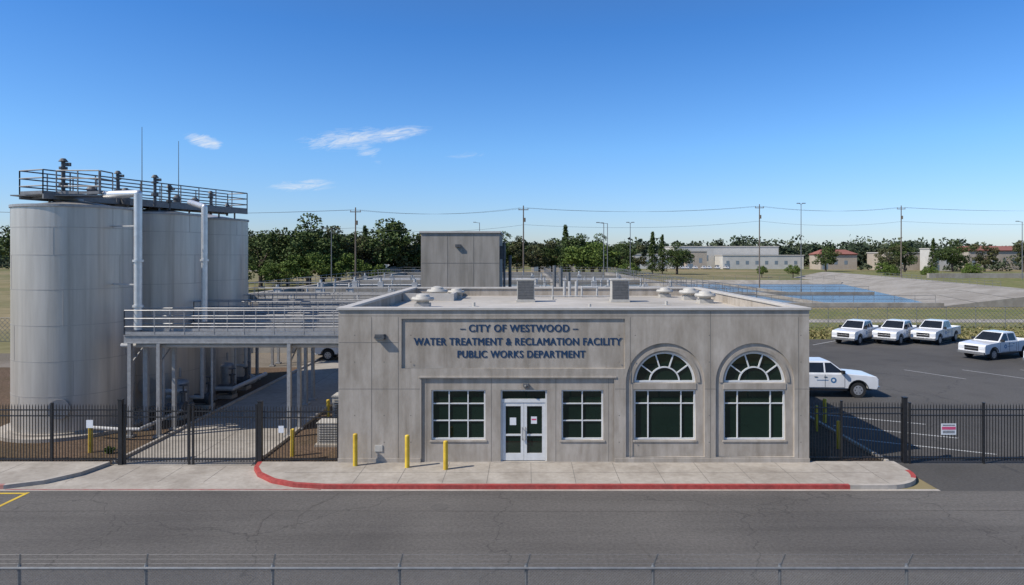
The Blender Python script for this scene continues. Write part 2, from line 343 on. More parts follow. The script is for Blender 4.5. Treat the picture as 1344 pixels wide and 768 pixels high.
def win(x0,x1,z0,z1,vx,hz,fw=.06,mw=.042):
    g.add([(x0,yg,z0),(x1,yg,z0),(x1,yg,z1),(x0,yg,z1)],[(0,1,2,3)])
    fr.box(x0,x0+fw,y0,yg+.02,z0,z1); fr.box(x1-fw,x1,y0,yg+.02,z0,z1); fr.box(x0+fw,x1-fw,y0+.002,yg+.02,z0,z0+fw); fr.box(x0+fw,x1-fw,y0+.002,yg+.02,z1-fw,z1)
    for v in vx: fr.box(v-mw/2,v+mw/2,y0+.012,yg+.015,z0+fw,z1-fw)
    for h in hz: fr.box(x0+fw,x1-fw,y0+.016,yg+.013,h-mw/2,h+mw/2)
win(*WL,[-2.88,-2.17],[2.32,1.68]) ; win(*WR,[2.125],[2.32,1.68])
for c in(A1,A2):
    win(c-1.155,c+1.155,.97,2.85,[c-.62,c+.62],[2.33])
    g.add([(x,yg,z) for x,z in half(c,1.13,3.14)],[tuple(range(25))])
    for a in range(0,180,5):
        for R_,w in((1.11,.08),(.56,.05)):
            p=[(c+r*math.cos(RAD(t)),r*math.sin(RAD(t))+3.13) for r,t in((R_-w/2,a),(R_+w/2,a),(R_+w/2,a+5),(R_-w/2,a+5))]
            fr.prism_y(p,y0+(.0 if R_>1 else .014),yg+.02)
    fr.box(c-1.14,c+1.14,y0+.003,yg+.021,3.115,3.19)
    for a in(36,72,108,144):
        fr.bar((c+.58*math.cos(RAD(a)),y0+.04,3.13+.58*math.sin(RAD(a))),(c+1.09*math.cos(RAD(a)),y0+.04,3.13+1.09*math.sin(RAD(a))),.05,.045)
win(-.94,.80,2.43,2.85,[],[])
fr.box(-.94,-.87,y0,yg+.02,.16,2.43); fr.box(.73,.80,y0,yg+.02,.16,2.43); fr.box(-.87,.73,y0+.001,yg+.02,2.36,2.43)
for x0,x1 in((-.865,-.075),(-.065,.725)):
    g.add([(x0,yg,.2),(x1,yg,.2),(x1,yg,2.35),(x0,yg,2.35)],[(0,1,2,3)])
    fr.box(x0,x0+.11,y0+.02,yg+.01,.18,2.35); fr.box(x1-.11,x1,y0+.02,yg+.01,.18,2.35)
    fr.box(x0+.11,x1-.11,y0+.022,yg+.01,.18,.45); fr.box(x0+.11,x1-.11,y0+.022,yg+.01,2.22,2.35); fr.box(x0+.11,x1-.11,y0+.024,yg+.01,1.1,1.17)
fr.build('window_and_door_frames',['frame'],B)
g.build('window_glass',['glass'],B)
mb=MB()
mb.cyl((-.13,y0-.04,.95),(-.13,y0-.04,1.45),.018,n=6); mb.cyl((-.01,y0-.04,.95),(-.01,y0-.04,1.45),.018,n=6)
for x in(-.13,-.01):
    for z in(1.0,1.4): mb.cyl((x,y0-.04,z),(x,y0+.03,z),.014,n=6)
mb.build('door_handles',['galv'],B)
mb=MB(); mb.box(-.60,-.36,yg-.006,yg-.002,1.5,1.78,0); mb.box(.2,.42,yg-.006,yg-.002,1.55,1.82,0); mb.box(.22,.40,yg-.008,yg-.0065,1.68,1.74,1)
mb.build('door_notices',['paper','pink'],B)
def wall_light(x,z,yy=YF):
    mb=MB(); mb.box(x-.2,x+.2,yy-.05,yy,z-.08,z+.12); mb.prism_y([(x-.2,z-.02),(x+.2,z-.02),(x+.16,z+.12),(x-.16,z+.12)],yy-.22,yy-.05)
    mb.box(x-.15,x+.15,yy-.2,yy-.06,z-.06,z-.021,1); mb.build('wall_light',['darkm','hv'],B,bevel=.01)
wall_light(-5.44,4.83); 
mb=MB(); mb.box(-.10,.10,YF-.04,YR,2.97,3.10); mb.ball((0,YF-.05,3.0),.06); mb.build('entry_camera',['grille'],B)
mb=MB(); mb.box(-5.65,-5.35,YF-.03,YF+.001,.55,.8); mb.build('wall_box',['hv'],B,bevel=.01)
bpy.context.view_layer.update()
def text(s,w,h,x,z):
    for k,dx in enumerate((-.011,0,.011)):
        cu=bpy.data.curves.new('sign_letters','FONT'); cu.body=s; cu.align_x='CENTER'; cu.size=h/.70; cu.extrude=.006; cu.offset=.0; cu.space_character=1.10
        cu.materials.append(M['navy']); o=bpy.data.objects.new('sign_letters',cu); COL.objects.link(o); o.parent=B
        o.rotation_euler=(RAD(90),0,0); o.location=(x+dx,YR-.008-.0007*k,z+(.004 if k==1 else 0)); bpy.context.view_layer.update()
        o.scale=(w/o.dimensions.x,1,1)
text('– CITY OF WESTWOOD –',4.40,.27,-.25,5.03); text('WATER TREATMENT & RECLAMATION FACILITY',7.76,.27,-.30,4.53); text('PUBLIC WORKS DEPARTMENT',4.78,.265,-.17,4.06)
def louvre(x,y):
    r=root('rooftop_hvac_unit',(x,y,5.42)); mb=MB(); mb.box(-.5,.5,-.4,.4,0,.12); mb.box(-.46,.46,-.36,.36,.12,1.15); mb.box(-.5,.5,-.4,.4,1.15,1.22)
    mb.build('casing',['hv'],r,bevel=.01); mb=MB()
    for i in range(11): mb.box(-.41,.41,-.385,-.365,.2+i*.085,.25+i*.085)
    mb.box(-.42,.42,-.364,-.361,.16,1.12); mb.build('louvres',['grille'],r)
louvre(0.0,36.4); louvre(5.0,36.4)
def fanv(x,y,s=1,z=5.42):
    r=root('rooftop_exhaust_fan',(x,y,z),sc=s); mb=MB(); mb.box(-.35,.35,-.35,.35,0,.2); mb.cyl((0,0,.2),(0,0,.32),.3,.3,16); mb.cyl((0,0,.32),(0,0,.40),.5,.55,20); mb.cyl((0,0,.40),(0,0,.5),.55,.5,20); mb.cyl((0,0,.5),(0,0,.6),.34,.30,16); mb.cyl((0,0,.6),(0,0,.66),.30,.12,16)
    o=mb.build('fan_body',['hv'],r); smooth_angle(o)
for x,y,s in((-4.9,32.5,1.0),(-5.0,38.6,1.1),(-4.0,39.3,.9),(9.1,38,1.05),(9.3,35.4,1.0),(8.2,40.3,.9)): fanv(x,y,s)
mb=MB()
for x in(2.3,2.6,3.0): mb.cyl((x,40.5,5.42),(x,40.5,6.35),.09,n=10)
mb.cyl((1.6,40.5,5.42),(1.6,40.5,6.1),.05,n=8); mb.pipe([(3.3,40.2,5.42),(3.3,40.2,6.0),(4.2,40.2,6.0),(4.2,40.2,5.42)],.06)
mb.pipe([(0,37,5.5),(0,40,5.5),(5,40,5.5),(5,37,5.5)],.035)
mb.build('rooftop_pipes',['pipe'],B)
mb=MB()
for x,y in((-2.5,33),(3,32),(7,34),(1.5,38)): mb.cyl((x,y,5.42),(x,y,5.62),.07,n=10); mb.cyl((x,y,5.425),(x,y,5.43),.25,n=12)
mb.build('roof_drains',['hv'],B)
# ------------------------------------------------------------------ tanks
TH=10.05
def tank(x,y,Rr=2.405,H=TH):
    r=root('storage_tank',(x,y,0)); n=72
    mb=MB(); mb.cyl((0,0,.22),(0,0,H),Rr,n=n); mb.cyl((0,0,H),(0,0,H+.36),Rr-.01,.35,n=n); mb.cyl((0,0,H+.36),(0,0,H+.44),.35,.33,n=20)
    o=mb.build('shell',['tank'],r); smooth_angle(o,25)
    mb=MB()
    zs=[.22,1.8,3.3,4.85,6.4,7.9,9.1,H]
    for z in zs[1:-1]: mb.cyl((0,0,z),(0,0,z+.028),Rr+.007,n=n)
    for k in range(7):
        for j in range(3):
            a=j*2*math.pi/3+k*.97+2.2; c,s=math.cos(a),math.sin(a)
            mb.bar((c*(Rr+.001),s*(Rr+.001),zs[k]),(c*(Rr+.001),s*(Rr+.001),zs[k+1]),.013,.013)
    mb.build('weld_bands',['tband'],r)
    mb=MB(); mb.cyl((0,0,H-.05),(0,0,H+.06),Rr+.06,n=n); mb.build('top_ring',['galv'],r)
    mb=MB(); mb.cyl((0,0,0),(0,0,.16),Rr+.55,n=n); mb.cyl((0,0,.16),(0,0,.24),Rr+.14,n=n); mb.build('concrete_pad',['side'],r)
    mb=MB()
    a=RAD(-70); c,s=math.cos(a),math.sin(a)
    mb.cyl((c*(Rr-.1),s*(Rr-.1),1.3),(c*(Rr+.14),s*(Rr+.14),1.3),.36,n=20); mb.cyl((c*(Rr+.14),s*(Rr+.14),1.3),(c*(Rr+.18),s*(Rr+.18),1.3),.43,n=20)
    mb.build('manway',['tband'],r)
    return r
TK=[(-20.85,31.6),(-20.0,36.9),(-19.75,42.2)]
for t in TK: tank(*t)
cw=root('tank_catwalk'); mb=MB()
CZ=10.62
P0=Vector((-21.95,30.3,CZ)); P1=Vector((-17.7,41.9,CZ)); d=(P1-P0).normalized(); s_=Vector((d.y,-d.x,0))
w=.75
for sg in(-1,1):
    q=s_*w*sg; mb.rail(P0+q,P1+q,1.05,1.3,.03,2)
    mb.bar(P0+q-Vector((0,0,.1)),P1+q-Vector((0,0,.1)),.09,.24)
mb.rail(P0-s_*w,P0+s_*w,1.05,1.3,.03,2); mb.rail(P1-s_*w,P1+s_*w,1.05,1.3,.03,2)
mb.bar(P0+Vector((0,0,-.005)),P1+Vector((0,0,-.005)),1.5,.04)
for i in range(12):
    q=P0.lerp(P1,(i+.5)/12); mb.bar(q-s_*w-Vector((0,0,.12)),q+s_*w-Vector((0,0,.12)),.08,.14)
for t in(.1,.35,.5,.75,.93):
    q=P0.lerp(P1,t)
    for sg in(-1,1): mb.cyl(q+s_*w*sg*.8-Vector((0,0,.1)),q+s_*w*sg*.8-Vector((0,0,.55)),.05,n=6)
mb.bar((-23.0,30.9,CZ-.05),(-18.9,30.9,CZ-.05),.9,.05)
mb.rail((-19.0,30.5,CZ),(-19.0,31.4,CZ),1.05,1.2,.03,2); mb.rail((-20.9,30.4,CZ),(-19.0,30.4,CZ),1.05,1.2,.03,2)
mb.build('catwalk_steel',['galvd'],cw)
mb=MB()
def vent(x,y,z,h,s=1):
    mb.cyl((x,y,z),(x,y,z+h),.07*s,n=8); mb.cyl((x,y,z+h*.35),(x,y,z+h*.45),.16*s,n=10); mb.cyl((x,y,z+h*.8),(x,y,z+h*.86),.15*s,n=10)
    mb.cyl((x,y,z+h),(x,y,z+h+.14),.17*s,.08*s,n=10); mb.box(x-.06,x+.28*s,y-.05,y+.05,z+h*.88,z+h*.97)
vent(-21.0,31.0,10.4,1.75,1.2); vent(-19.3,32.3,10.4,1.35); vent(-18.9,34.8,10.4,1.45,1.1); vent(-18.95,36.3,10.3,1.2); vent(-18.6,40.3,10.3,1.25); vent(-18.2,41.6,10.3,.6)
for x,y in((-20.6,32.4),(-19.7,33.6),(-19.2,37.6),(-18.9,39.0)):
    mb.cyl((x,y,10.4),(x,y,11.0),.2,n=12); mb.cyl((x,y,11.0),(x,y,11.2),.26,.1,n=12)
mb.build('vents_and_valves',['darkm'],cw)
mb=MB(); mb.cyl((-18.55,33.0,10.7),(-18.55,33.0,14.1),.022,.012,n=5); mb.cyl((-17.95,35.3,10.7),(-17.95,35.3,13.8),.022,.012,n=5); mb.build('lightning_rods',['darkm'],cw)
pr=root('process_piping'); mb=MB()
mb.pipe([(-18.9,30.7,10.62),(-17.15,30.2,10.62),(-17.15,30.2,5.0),(-17.15,30.2,4.6)],.17,14)
mb.cyl((-17.15,30.2,7.6),(-17.15,30.2,7.7),.23,n=14); mb.cyl((-17.15,30.2,5.6),(-17.15,30.2,5.7),.23,n=14)
mb.pipe([(-17.8,36.2,10.7),(-16.0,34.0,10.3),(-16.0,34.0,4.6)],.15,14)
mb.cyl((-16.0,34.0,7.6),(-16.0,34.0,7.7),.21,n=14)
o=mb.build('large_down_pipes',['alu'],pr); smooth_angle(o)
mb=MB()
for z in(9.2,6.6): mb.bar((-17.15,30.2,z),(-18.9,30.9,z),.06,.06)
for x,y,h in((-17.6,31.5,4.3),(-17.3,32.6,4.5),(-15.9,34.6,4.4),(-17.0,36.0,4.5),(-16.5,38.8,4.4)): mb.cyl((x,y,0),(x,y,h),.06,n=8)
mb.pipe([(-18.2,34.6,.7),(-16.4,34.6,.7),(-16.4,34.6,3.9)],.1); mb.pipe([(-17.9,33.6,1.2),(-16.8,33.6,1.2),(-16.8,33.6,.1)],.12)
mb.pipe([(-17.4,37.3,.6),(-16.0,37.3,.6),(-16.0,42,.6)],.12); mb.pipe([(-17.2,39.5,1.5),(-16.2,39.5,1.5),(-16.2,39.5,4.2)],.09)
mb.pipe([(-18.6,29.3,.5),(-17.2,29.0,.5),(-16.4,29.0,.5),(-16.4,32.5,.5)],.08)
mb.build('small_pipes',['pipe'],pr)
def pump(x,y,s=1):
    r=root('process_pump',(x,y,0),sc=s); mb=MB(); mb.box(-.5,.5,-.35,.35,0,.2,1); mb.cyl((-.4,0,.5),(.25,0,.5),.24,n=14); mb.cyl((.25,0,.5),(.45,0,.5),.34,n=16); mb.cyl((.35,0,.5),(.35,0,1.25),.1,n=10); mb.cyl((.35,0,1.25),(.35,0,1.32),.18,n=10); mb.cyl((.35,0,1.6),(.35,0,1.63),.2,n=12);mb.cyl((.35,0,1.3),(.35,0,1.6),.04,n=8)
    mb.build('pump_body',['darkm','side'],r,bevel=.01)
for x,y in((-16.9,33.0),(-16.7,35.3),(-16.6,37.8),(-16.8,40.2)): pump(x,y)
def vessel(x,y,h,rr):
    r=root('filter_vessel',(x,y,0)); mb=MB()
    for a in range(3):
        c,s=math.cos(a*2.09)*rr*.8,math.sin(a*2.09)*rr*.8; mb.cyl((c,s,0),(c,s,.5),.04,n=6)
    mb.cyl((0,0,.4),(0,0,h),rr,n=20); mb.ball((0,0,h),rr,n=20,k=8,sz=.5); mb.ball((0,0,.4),rr,n=20,k=8,sz=.4); mb.cyl((0,0,h+.3),(0,0,h+.75),.06,n=8)
    o=mb.build('vessel',['galv'],r); smooth_angle(o)
vessel(-17.3,34.2,1.5,.4); vessel(-17.0,38.9,1.6,.38)
def bridge(y,x0,x1,z,wd=1.3,posts=(),rr_=.025):
    r=root('steel_pipe_bridge'); mb=MB()
    for yy in(y,y+wd): 
        mb.box(x0,x1,yy-.05,yy+.05,z-.34,z-.03); mb.box(x0,x1,yy-.10,yy+.10,z-.03,z-.008); mb.box(x0,x1,yy-.1,yy+.1,z-.37,z-.341)
        mb.rail((x0,yy,z),(x1,yy,z),1.05,1.35,rr_,2)
    mb.box(x0+.01,x1-.01,y+.1,y+wd-.1,z-.04,z-.01)
    if x0<-15: mb.rail((x0,y,z),(x0,y+wd,z),1.05,1.35,rr_,2)
    for px in posts:
        for yy in(y,y+wd):
            mb.box(px-.075,px+.075,yy-.09,yy+.09,.1,z-.371); mb.box(px-.18,px+.18,yy-.18,yy+.18,0.02,.1)
        mb.bar((px,y,z-1.3),(px,y+wd,z-.5),.05,.05)
    mb.build('bridge_steel',['galv'],r)
    mb=MB()
    for k,rr in((0,.10),(1,.07),(2,.12)):
        yy=y+.3+k*.35; mb.cyl((x0-.3,yy,z-.5),(x1,yy,z-.5),rr,n=10)
    mb.build('bridge_pipes',['pipe'],r)
bridge(29.6,-17.4,-7.03,4.45,1.3,(-17.15,-15.9,-10.25,-8.0))
bridge(36.0,-17.5,-7.03,4.4,1.2,(-17.0,-11.6))
bridge(42.0,-17.4,-5,4.4,1.2,(-17.0,-9.9))
bridge(48.5,-19,0,4.5,1.2,(-18,-9.8))
# ------------------------------------------------------------------ elevated basins
BS=root('treatment_basins'); mb=MB(); wt=MB(); rl=MB(); eq=MB()
X0,X1,Ya,Yb,ZB=-27,18.9,55,150,4.2
mb.box(X0,X1,Ya,Ya+.6,0,ZB); mb.box(X0,X1,Yb-.6,Yb,0,ZB); mb.box(X0,X0+.8,Ya+.6,Yb-.6,0,ZB); mb.box(X1-1.6,X1,Ya+.6,Yb-.6,0,ZB)
ys=[66,80,102,124]
for y in ys: mb.box(X0+.8,X1-1.6,y-.4,y+.4,0,ZB-.002)
yy=[Ya+.6]+sum([[y-.4,y+.4] for y in ys],[])+[Yb-.6]
for i in range(0,len(yy),2):
    for x in(-9,4): mb.box(x-.35,x+.35,yy[i],yy[i+1],0,ZB-.004)
for k in range(14): mb.box(X0+1+k*3.4,X0+1.3+k*3.4,Ya-.15,Ya,0,ZB-.3)
mb.build('basin_walls',['bconc'],BS)
wt.add([(X0+.5,Ya+.4,ZB-.45),(X1-1,Ya+.4,ZB-.45),(X1-1,Yb-.4,ZB-.45),(X0+.5,Yb-.4,ZB-.45)],[(0,1,2,3)]); wt.build('basin_water',['water'],BS,recalc=False)
for y in(Ya+.1,65.7,80.3,101.7,123.7,Yb-.3): rl.rail((X0+.3,y,ZB),(X1-.3,y,ZB),1.05,2.4,.026,1,kick=False)
for x in(X0+.3,-9,4,X1-1.4,X1-.2): rl.rail((x,Ya+.2,ZB),(x,Yb-.3,ZB),1.05,2.4,.026,1,kick=False)
rl.build('basin_railings',['galvd'],BS)
for y in (58,61,71,75,86,92,110,116,132):
    for x0,x1 in((-26,-9.5),(-8.5,3.5),(4.5,17)):
        if random.random()<.6: eq.cyl((x0,y,ZB-.3),(x1,y,ZB-.3),.12,n=8)
        for k in range(4):
            if random.random()<.45:
                x=x0+2+k*3.0; eq.cyl((x,y,ZB-.4),(x,y,ZB+random.uniform(.2,.8)),.1,n=8)
for y in (66,80,102):
    for x in(-24,-20,-17,-13,-5,1,8,14):
        h=random.uniform(.5,1.4); eq.box(x-.3,x+.3,y-.25,y+.25,ZB,ZB+h*.6); eq.cyl((x,y,ZB+h*.6),(x,y,ZB+h),.15,n=10); 
eq.build('basin_pipes_and_drives',['pipe'],BS)
mb=MB()
for x,y,h in((2.2,52.5,7.1),(2.7,52.5,6.9),(3.3,52.5,6.6)): mb.cyl((x,y,0),(x,y,h),.14,n=10)
mb.build('vent_stacks',['galvd'],BS)
GB=root('process_building'); mb=MB(); mb.box(-7.75,-1.95,50.5,57.5,0,9.55); mb.build('walls',['gbox'],GB)
mb=MB(); mb.box(-7.85,-1.85,50.4,57.6,9.55,9.68); mb.build('coping',['cope'],GB)
mb=MB()
for x in(-5.8,-3.87): mb.box(x,x+.03,50.49,50.5,0,9.5)
mb.box(-7.7,-2,50.492,50.5,7.3,7.33); mb.build('joints',['joint'],GB)
mb=MB(); mb.box(-5.2,-4.8,50.3,50.5,8.5,8.7); mb.box(-1.95,-1.5,51,51.6,7.6,8.6); mb.cyl((-1.6,51,4),(-1.6,51,8.9),.09,n=8); mb.cyl((-1.2,52,4),(-1.2,52,7.9),.12,n=8);mb.build('fixtures',['darkm'],GB)
# ------------------------------------------------------------------ right reservoir
W=[(30,104),(63,104),(68,120),(86,186),(40,186)]
RV=root('reservoir')
mb=MB(); mb.add([(x,y,.06) for x,y in W],[(0,1,2,3,4)]); mb.build('reservoir_water',['water2'],RV,recalc=False)
mb=MB()
mb.box(20,62.9,102.6,104,0,.7); mb.box(20,30,104,190,0,.35)
mb.box(30,70,137,137.7,0,.5); mb.box(46,46.8,104,137,0,.5); mb.box(52,52.8,137.7,186,0,.5)
bt=[(63,104),(68,120),(86,186),(94,240)]; tp=[(80,104),(86,125),(97,186),(104,240)]
for i in range(3): mb.add([(*bt[i],.05),(*bt[i+1],.05),(*tp[i+1],2),(*tp[i],2)],[(0,1,2,3)])
for i in range(3): mb.add([(*tp[i],2),(*tp[i+1],2),(tp[i+1][0]+3,tp[i+1][1],2),(tp[i][0]+3,tp[i][1],2)],[(0,1,2,3)])
mb.add([(63,104,.05),(80,104,2),(400,104,2),(400,104,0),(63,104,0)],[(0,1,2,3,4)])
mb.add([(86,186,.05),(40,186,.05),(38,190,1.0),(88,190,1.0)],[(0,1,2,3)])
mb.box(104,420,176,177,2,3.2); 
mb.build('concrete_bank',['bconc'],RV)
mb=MB()
for i in range(3):
    for t in(.33,.66):
        a=[bt[i][k]+(tp[i][k]-bt[i][k])*t for k in(0,1)]; b=[bt[i+1][k]+(tp[i+1][k]-bt[i+1][k])*t for k in(0,1)]; z=.05+1.95*t
        mb.bar((*a,z+.01),(*b,z+.01),.3,.05)
mb.build('bank_joints',['joint'],RV)
mb=MB(); mb.add([(83,104,1.99),(400,104,1.99),(420,240,1.99),(107,240,1.99),(100,186,1.99),(89,125,1.99)],[(0,1,2,3,4,5)]); mb.build('terrace_grass',['lawn'],RV)
mb=MB()
for p,q in (((31,103.3,.7),(62,103.3,.7)),((30,104,.4),(40,188,.4)),((87,125,2),(98,190,2)),((40,190,1.0),(86,190,1.0)),((31,137.3,.5),(69,137.3,.5)),((82,104.3,2),(300,104.3,2))): mb.rail(p,q,1.1,3,.03,1,kick=False)
mb.build('reservoir_railing',['galvd'])
# ------------------------------------------------------------------ fences
def picket_fence(name,x0,x1,y,zb,zt,posts,heavy=()):
    r=root(name); mb=MB(); x=x0+.06
    while x<x1-.03:
        mb.box(x-.011,x+.011,y-.011,y+.011,zb+.06,zt-.06)
        mb.add([(x-.011,y-.011,zt-.06),(x+.011,y-.011,zt-.06),(x+.011,y+.011,zt-.06),(x-.011,y+.011,zt-.06),(x,y,zt+.04)],[(0,1,4),(1,2,4),(2,3,4),(3,0,4)])
        x+=.112
    for z in(zb+.16,zt-.42,zt-.2): mb.box(x0,x1,y-.024,y+.024,z-.02,z+.02)
    mb.build('pickets',['black'],r)
    mb=MB()
    for p in posts: mb.box(p-.035,p+.035,y-.035,y+.035,zb-.05,zt+.05); mb.box(p-.045,p+.045,y-.045,y+.045,zt+.05,zt+.07)
    for p in heavy: mb.box(p-.075,p+.075,y-.075,y+.075,zb-.1,zt+.18); mb.box(p-.09,p+.09,y-.09,y+.09,zt+.18,zt+.21)
    mb.build('posts',['black'],r); return r
fy=25.72
picket_fence('iron_fence',-36,-15.36,fy,.05,2.27,(-35.5,-32.9,-30.3,-27.7,-25.1,-22.5,-20.0,-17.84),(-15.25,))
picket_fence('iron_gate',-15.15,-12.63,fy,.05,2.22,(-15.1,-12.68)); picket_fence('iron_gate',-12.58,-10.1,fy,.05,2.22,(-12.53,-10.14))
picket_fence('iron_fence',-9.9,-7.02,fy,.05,2.2,(-7.07,),(-10.0,))
fr_y=25.95
picket_fence('iron_fence',10.62,14.3,fr_y,.05,2.3,(10.66,12.0),(14.4,))
picket_fence('iron_sliding_gate',14.5,26.5,fr_y-.08,.05,2.25,(14.55,17.35,20.2,23.2,26.4))
def sign(x,y,z,w,h,nm,band=True):
    r=root(nm,(x,y,z)); mb=MB(); mb.box(-w/2,w/2,-.012,0,-h/2,h/2,0)
    if band: mb.box(-w/2+.02,w/2-.02,-.015,-.0125,-.02,h*.22,1); mb.box(-w/2+.05,w/2-.05,-.015,-.0125,-h*.36,-h*.28,2); mb.box(-w/2+.05,w/2-.05,-.015,-.0125,-h*.22,-h*.14,2); mb.box(-w/2+.05,w/2-.05,-.015,-.0125,h*.32,h*.4,2)
    mb.build('panel',['paper','pink','darkm'],r)
sign(16.0,fr_y-.12,1.32,.56,.42,'gate_sign'); sign(-16.4,fy-.04,1.55,.25,.3,'fence_notice',False); sign(-9.2,fy-.04,1.35,.2,.26,'fence_notice',False)
def chain(name,x0,x1,y,h,step,wr,post_sp,barb=True,off=0):
    r=root(name); mb=MB(); t=wr
    n=int((x1-x0+h)/step)
    for i in range(n):
        for sg in(1,-1):
            ax=x0-h+i*step if sg==1 else x0+i*step
            az=.03; bx=ax+sg*h; bz=h
            ts=[(x0-ax)/(bx-ax),(x1-ax)/(bx-ax)]; t0=max(0,min(ts)); t1=min(1,max(ts))
            if t1-t0<.01: continue
            p=(ax+(bx-ax)*t0,y+(t if sg>0 else -t),az+(bz-az)*t0); q=(ax+(bx-ax)*t1,y+(t if sg>0 else -t),az+(bz-az)*t1)
            mb.bar(p,q,t,t)
    mb.build('wire_mesh',['galv2'],r,recalc=False)
    mb=MB(); mb.cyl((x0,y,h),(x1,y,h),.026,n=8); x=x0+off
    while x<=x1:
        mb.cyl((x,y+.03,0),(x,y+.03,h+.02),.032,n=8); mb.cyl((x,y+.03,h+.02),(x,y+.03,h+.08),.04,.02,n=8)
        if barb: mb.bar((x,y+.03,h+.0),(x+.08,y-.05,h+.30),.03,.012)
        x+=post_sp
    if barb:
        for kk in(1,2,3):
            z=h+.1*kk-.01; yy_=y+.03-.027*kk; mb.cyl((x0,yy_,z),(x1,yy_,z),.002,n=4)
            x=x0+.1*kk
            while x<x1: mb.bar((x-.012,yy_,z-.02),(x+.012,yy_,z+.02),.003,.003); x+=.16
    mb.build('posts_and_rails',['galv2'],r)
chain('chain_link_fence',-22.35,22.5,13.3,1.80,.062,.0045,2.475,True,off=.085)
chain('chain_link_fence',20,150,74,2.3,.45,.024,3.2,False)
chain('chain_link_fence',-120,-27.5,62,2.2,.45,.024,3.2,False)
# ------------------------------------------------------------------ bollards etc.
def bollard(x,y,h=1.08,z=.146):
    r=root('yellow_bollard',(x,y,z)); mb=MB(); mb.cyl((0,0,0),(0,0,h),.085,n=18); mb.ball((0,0,h),.085,n=18,k=8,sz=.5); o=mb.build('post',['yel'],r); smooth_angle(o)
bollard(-6.28,25.15,1.15); bollard(-4.33,24.95,1.15); bollard(-2.9,24.72,1.0)
bollard(-9.15,26.8,1.05,0); bollard(-9.4,32.5,1.0,0); bollard(-17.4,27.3,1.05,0); bollard(12.7,27.7,1.1,.05); bollard(14.1,32.2,1.1,0); bollard(13.0,30.5,1.1,.05)
def ac(x,y,s=1):
    r=root('electrical_cabinet',(x,y,0),sc=s); mb=MB(); mb.box(-.6,.6,-.55,.55,0,.1,1); mb.box(-.5,.5,-.45,.45,.1,.95,0); mb.box(-.53,.53,-.48,.48,.95,1.0,0)
    for i in range(7): mb.box(-.42,.42,-.465,-.45,.2+i*.1,.24+i*.1,2)
    mb.build('cabinet',['hv','side','grille'],r,bevel=.01)
ac(-8.1,28.6,1.0); ac(-8.6,33,1.2)
r=root('utility_cabinet',(11.4,31.5,.05)); mb=MB(); mb.box(-.5,.5,-.4,.4,0,1.7); mb.box(-.45,-.01,-.42,-.4,.1,1.6); mb.box(.01,.45,-.42,-.4,.1,1.6); mb.build('cabinet',['grille'],r,bevel=.01)
